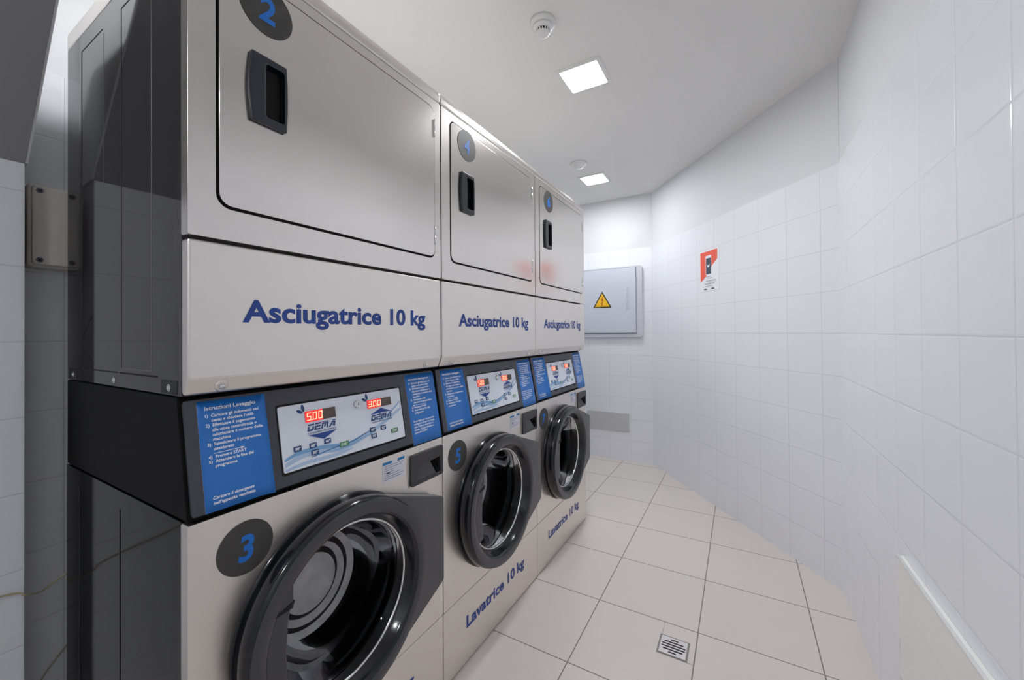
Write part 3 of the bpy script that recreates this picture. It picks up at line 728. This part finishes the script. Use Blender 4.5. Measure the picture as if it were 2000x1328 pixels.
        logo(mb, 0.4150, 0.9270, 0.067, 0.0140, NAVY)
        add_text(mb, 'LAVANDERIA SELF SERVICE', f, 0.4155, 0.9210, NAVY, width=0.072, height=0.0034, bold=0.02)
        mb.prism([(0.4150, 0.9435), (0.4880, 0.9435), (0.452, 0.9560)], CP(0.0040), CP(0.0031), TEXTB)
        return mb
    part('board_graphics', 'wa_art', art, bd)
    for i, (ya, zz, tx, wd, m) in enumerate(((0.2085, 0.9060, '90°', 0.0175, NAVY), (0.2455, 0.9050, '60°', 0.0175, NAVY), (0.2825, 0.9065, '40°', 0.0175, NAVY), (0.2480, 0.8890, '30°', 0.0175, NAVY), (0.3260, 0.8890, 'START', 0.0260, GREEN),
                                             (0.4165, 0.9050, '60°', 0.0175, NAVY), (0.4525, 0.9035, '50°', 0.0175, NAVY), (0.4185, 0.8880, '70°', 0.0175, NAVY), (0.4910, 0.8880, 'START', 0.0240, GREEN))):
        def bt(ya=ya, zz=zz, tx=tx, wd=wd, m=m):
            mb = MB(); mb.prism(rrect(ya - wd / 2, ya + wd / 2, zz - 0.0058, zz + 0.0058, 0.0015, 3), CP(0.0046), CP(0.0031), m)
            add_text(mb, tx, CP(0.0050), ya, zz - 0.0030, WHITE, width=wd * 0.72, height=0.0062, bold=0.03, center=True); return mb
        part('program_button', 'wa_btn%d' % i, bt, bd)
    for i, (a0, a1, b0, b1, tx) in enumerate(((0.2335, 0.3125, 0.9580, 0.9825, '5.00'), (0.4090, 0.4915, 0.9600, 0.9820, '3.00'))):
        def dw(a0=a0, a1=a1, b0=b0, b1=b1, tx=tx):
            mb = MB(); mb.prism([(a0, b0), (a1, b0), (a1, b1), (a0, b1)], CP(0.0042), CP(0.0031), LEDW)
            am = a0 + (a1 - a0) * 0.56; mb.prism([(a0, b0), (am, b0), (am, b1), (a0, b1)], CP(0.0045), CP(0.0041), LEDR)
            wd = (am - a0) * 0.235; led_digits(mb, tx.replace('.', '.'), lambda e: CP(0.0045 + e), a0 + 0.003, b0 + 0.0035, wd, (b1 - b0) - 0.007, LEDD); return mb
        part('price_display', 'wa_led%d' % i, dw, bd, label='lit red display reading %s' % tx)
    def lk():
        mb = MB(); mb.disc(CP(0.003)(0.3765, 0.978), cn, 0.0095, 0.007, CHROME, 28); mb.disc(CP(0.0098)(0.3765, 0.978), cn, 0.0055, 0.0012, LABEL, 20)
        mb.prism([(0.3757, 0.9745), (0.3773, 0.9745), (0.3773, 0.9815), (0.3757, 0.9815)], CP(0.0113), CP(0.010), DARK); return mb
    part('key_lock', 'wa_lock', lk, bd)
    return Wm

make_dryer(0, '2', 'nearest stainless tumble dryer with round badge 2 on its door, stacked above washer 3')
make_dryer(1, '4', 'middle stainless tumble dryer with badge 4 on its door, stacked above washer 5')
make_dryer(2, '6', 'farthest stainless tumble dryer with badge 6 on its door, stacked above washer 7')
make_washer(0, '3', 'nearest stainless front loading washer with badge 3, below dryer 2')
make_washer(1, '5', 'middle stainless front loading washer with badge 5, below dryer 4')
make_washer(2, '7', 'farthest stainless front loading washer with badge 7, below dryer 6')

# ------------------------------------------------------------------ end wall: electrical cabinet and cover plate
t = thing('electrical_cabinet', 'pale grey electrical cabinet with yellow warning triangle on the end wall', 'electrical cabinet', (-0.225, 3.63, 1.12))
def FY(y): return lambda a, b: (a, y, b)
yb = lambda h: -h
ex0, ex1, ez0, ez1 = -0.325, 0.328, 0.0, 0.636
part('cabinet_frame', None, lambda: MB().prism(rrect(ex0, ex1, ez0, ez1, 0.022), FY(-0.030), FY(-0.0005), PLG, holes=[rrect(ex0 + 0.05, ex1 - 0.05, ez0 + 0.032, ez1 - 0.012, 0.004)]), t, (0.008, 3))
d = part('cabinet_door', None, lambda: MB().prism(rrect(ex0 + 0.052, ex1 - 0.052, ez0 + 0.036, ez1 - 0.014, 0.004), FY(-0.040), FY(-0.004), PLD), t, (0.005, 3))
part('gap_shade_line', None, lambda: MB().prism(rrect(ex0 + 0.048, ex1 - 0.048, ez0 + 0.030, ez1 - 0.010, 0.004), FY(-0.0305), FY(-0.0285), INK, holes=[rrect(ex0 + 0.053, ex1 - 0.053, ez0 + 0.037, ez1 - 0.015, 0.004)]), t)  # grey strip drawn as the shade between door and frame
def tri(cx, cz, s): return [(cx - s * 0.5, cz - s * 0.289), (cx + s * 0.5, cz - s * 0.289), (cx, cz + s * 0.577)]
tcx, tcz = -0.252 + 0.225, 1.440 - 1.12
sg = part('warning_sign', None, lambda: MB().prism(tri(tcx, tcz, 0.176), FY(-0.0412), FY(-0.0402), WBLK), d, (0.002, 2), label='yellow triangular high voltage sign')
def sgi():
    mb = MB(); mb.prism(tri(tcx, tcz, 0.140), FY(-0.0420), FY(-0.0411), YEL)
    B = [(0.004, 0.055), (-0.010, 0.018), (0.002, 0.022), (-0.005, -0.010), (-0.011, -0.006), (-0.001, -0.032), (0.006, -0.004), (0.001, -0.008), (0.012, 0.034), (0.001, 0.030), (0.010, 0.055)]
    mb.prism([(tcx + a, tcz + b - 0.004) for a, b in B], FY(-0.0426), FY(-0.0419), RED); return mb
part('sign_symbol', None, sgi, sg)
def em():
    mb = MB(); f = lambda a, b: (0.236 - b, -0.0406, a)
    add_text(mb, 'bticino', lambda a, b: (0.203 - b, -0.0406, a), 0.243, -0.012, INK2, width=0.200, height=0.034, bold=0.02); return mb
INK2 = mat('embossed mark', lin(188, 191, 200), 0.5)
part('embossed_mark', None, em, d)
tag(part('cover_plate', None, lambda: MB().prism(rrect(-0.42, -0.025, 0.262, 0.428, 0.008), FY(3.622), FY(3.6295), PLATEG), None, (0.003, 2)), 'light grey rectangular blanking plate low on the end wall', 'cover plate')

# ------------------------------------------------------------------ poster on the slanting wall
dv = V2(1.052 / DL, -1.36 / DL); pa = V2(0.183, 3.63)
def FD(h): return lambda a, b: tuple(Vector((pa.x, pa.y, 0)) + Vector((dv.x, dv.y, 0)) * a - Vector((nd.x, nd.y, 0)) * h + Vector((0, 0, b)))
ps = tag(part('poster', None, lambda: MB().prism([(0.700, 1.437), (0.902, 1.437), (0.902, 1.713), (0.700, 1.713)], FD(0.0016), FD(0.0004), WHITE)), 'white and orange red notice with a phone picture on the slanting wall', 'poster')
def po():
    mb = MB(); F0, F1 = FD(0.0022), FD(0.0015)
    mb.prism([(0.704, 1.710), (0.885, 1.710), (0.885, 1.645), (0.835, 1.612), (0.775, 1.545), (0.704, 1.505)], F0, F1, POSTR); return mb
part('orange_field', None, po, ps)
def ph():
    mb = MB(); mb.prism(rrect(0.764, 0.822, 1.546, 1.680, 0.006, 3), FD(0.0028), FD(0.0021), WHITE); mb.prism(rrect(0.768, 0.818, 1.553, 1.662, 0.002, 2), FD(0.0033), FD(0.0026), PHONE)
    mb.prism([(0.780, 1.603), (0.792, 1.600), (0.803, 1.606), (0.808, 1.622), (0.797, 1.614), (0.790, 1.612), (0.784, 1.624)], FD(0.0037), FD(0.0031), WHITE); return mb
part('phone_picture', None, ph, ps)
def pt():
    mb = MB(); r = random.Random(2)
    for q, (a, b, l) in enumerate(((0.773, 1.534, 0.035), (0.780, 1.524, 0.05), (0.765, 1.508, 0.09), (0.765, 1.501, 0.10), (0.752, 1.490, 0.11), (0.752, 1.483, 0.10), (0.762, 1.470, 0.06))):
        x = a
        while x < a + l:
            s = r.uniform(0.006, 0.014); mb.prism([(x, b), (x + s, b), (x + s, b + 0.003), (x, b + 0.003)], FD(0.0021), FD(0.0014), INK); x += s + 0.003
    for a in (0.742, 0.820): mb.prism([(a, 1.448), (a + 0.030, 1.448), (a + 0.030, 1.457), (a, 1.457)], FD(0.0021), FD(0.0014), PHONE)
    return mb
part('printed_text', None, pt, ps)

# ------------------------------------------------------------------ low panel on the right wall
t = thing('wall_panel', 'low white flat panel with a raised top edge on the right hand tiled wall', 'wall panel', (1.235, 0.95, 0.20))
def hb():
    mb = MB(); mb.prism([(-0.0005, 0.0), (-0.011, 0.0), (-0.0135, 0.004), (-0.0115, 0.103), (-0.0145, 0.107), (-0.0130, 0.218), (-0.0165, 0.222), (-0.0150, 0.326), (-0.013, 0.333), (-0.0005, 0.335)],
                        lambda a, b: (a, -0.60, b), lambda a, b: (a, 0.55, b), HEAT); return mb
part('panel_body', None, hb, t, (0.003, 2))
part('top_rail', None, lambda: MB().tube([(-0.0145, -0.60, 0.333), (-0.0145, 0.55, 0.333)], 0.0042, PLW), t)

# ------------------------------------------------------------------ junction box and cables by the left wall
t = thing('junction_box', 'beige grey plastic junction box with corner screws on the left wall', 'junction box', (-0.85, 0.335, 1.35))
part('box_body', None, lambda: MB().prism(rrect(-0.062, 0.062, -0.001, 0.224, 0.010), lambda a, b: (0.048, a, b), lambda a, b: (0.0005, a, b), BOXG), t, (0.004, 2))
ld = part('box_lid', None, lambda: MB().prism(rrect(-0.055, 0.055, 0.006, 0.217, 0.008), lambda a, b: (0.060, a, b), lambda a, b: (0.046, a, b), BOXG), t, (0.003, 2))
for (a, b) in ((-0.042, 0.018), (-0.042, 0.205), (0.042, 0.018), (0.042, 0.205)):
    def js(a=a, b=b):
        mb = MB(); mb.disc((0.0598, a, b), (1, 0, 0), 0.007, 0.0014, INK, 20)
        for q in (45, 135):
            c, s = math.cos(math.radians(q)) * 0.005, math.sin(math.radians(q)) * 0.005
            mb.tube([(0.0614, a - c, b - s), (0.0614, a + c, b + s)], 0.0009, DARK, 6)
        return mb
    part('screw', None, js, ld)
def cab(pts, n=10):
    out = []
    P = [Vector(p) for p in pts]
    for i in range(len(P) - 1):
        p0, p1, p2, p3 = P[max(i - 1, 0)], P[i], P[i + 1], P[min(i + 2, len(P) - 1)]
        for q in range(n):
            u = q / n; out.append(0.5 * (2 * p1 + (p2 - p0) * u + (2 * p0 - 5 * p1 + 4 * p2 - p3) * u * u + (3 * p1 - p0 - 3 * p2 + p3) * u ** 3))
    out.append(P[-1]); return out
tag(part('cable', None, lambda: MB().tube(cab([(-0.742, -0.30, 0.60), (-0.742, 0.0, 0.55), (-0.740, 0.221, 0.522), (-0.735, 0.262, 0.505), (-0.76, 0.29, 0.490), (-0.78, 0.33, 0.500), (-0.80, 0.45, 0.56), (-0.82, 0.60, 0.66)]), 0.0024, CABLE)),
    'thin pale cable crossing the left wall and going behind the machines', 'cable')
tag(part('cable', None, lambda: MB().tube(cab([(-0.83, 0.255, 0.02), (-0.83, 0.285, 0.15), (-0.84, 0.305, 0.21), (-0.84, 0.345, 0.265), (-0.835, 0.42, 0.36), (-0.835, 0.52, 0.42)]), 0.0018, CABLE)),
    'thinner faint cable rising from the floor in the left wall recess', 'cable')

# ------------------------------------------------------------------ floor drain
t = thing('floor_drain', 'small square steel floor drain grate with dark slots in the aisle', 'floor drain', (0.621, 1.563, 0.0))
part('drain_frame', None, lambda: MB().prism(rrect(-0.052, 0.052, -0.050, 0.050, 0.002), lambda a, b: (a, b, 0.0010), lambda a, b: (a, b, 0.0002), GROUTC, holes=[rrect(-0.046, 0.046, -0.045, 0.045, 0.002)]), t)
def gr():
    sl = []
    for q, l in enumerate((0.014, 0.034, 0.041, 0.041, 0.034, 0.014)):
        y = -0.0325 + q * 0.013; sl.append(rrect(-l, l, y - 0.0034, y + 0.0034, 0.0032, 4))
    return MB().prism(rrect(-0.045, 0.045, -0.044, 0.044, 0.002), lambda a, b: (a, b, 0.0026), lambda a, b: (a, b, 0.0008), GRATE, holes=sl)
part('grate', None, gr, t)
part('well_shade', None, lambda: MB().box(-0.0445, 0.0445, -0.0435, 0.0435, 0.0001, 0.0009, DARK), t)  # flat dark sheet stands in for the shade below the grate
tj = part('tile_joint', None, lambda: MB().box(-0.0475, -0.0462, 0.050, 0.122, 0.0001, 0.0005, GROUTC).box(0.052, 0.073, -0.0495, -0.0482, 0.0001, 0.0005, GROUTC), t)
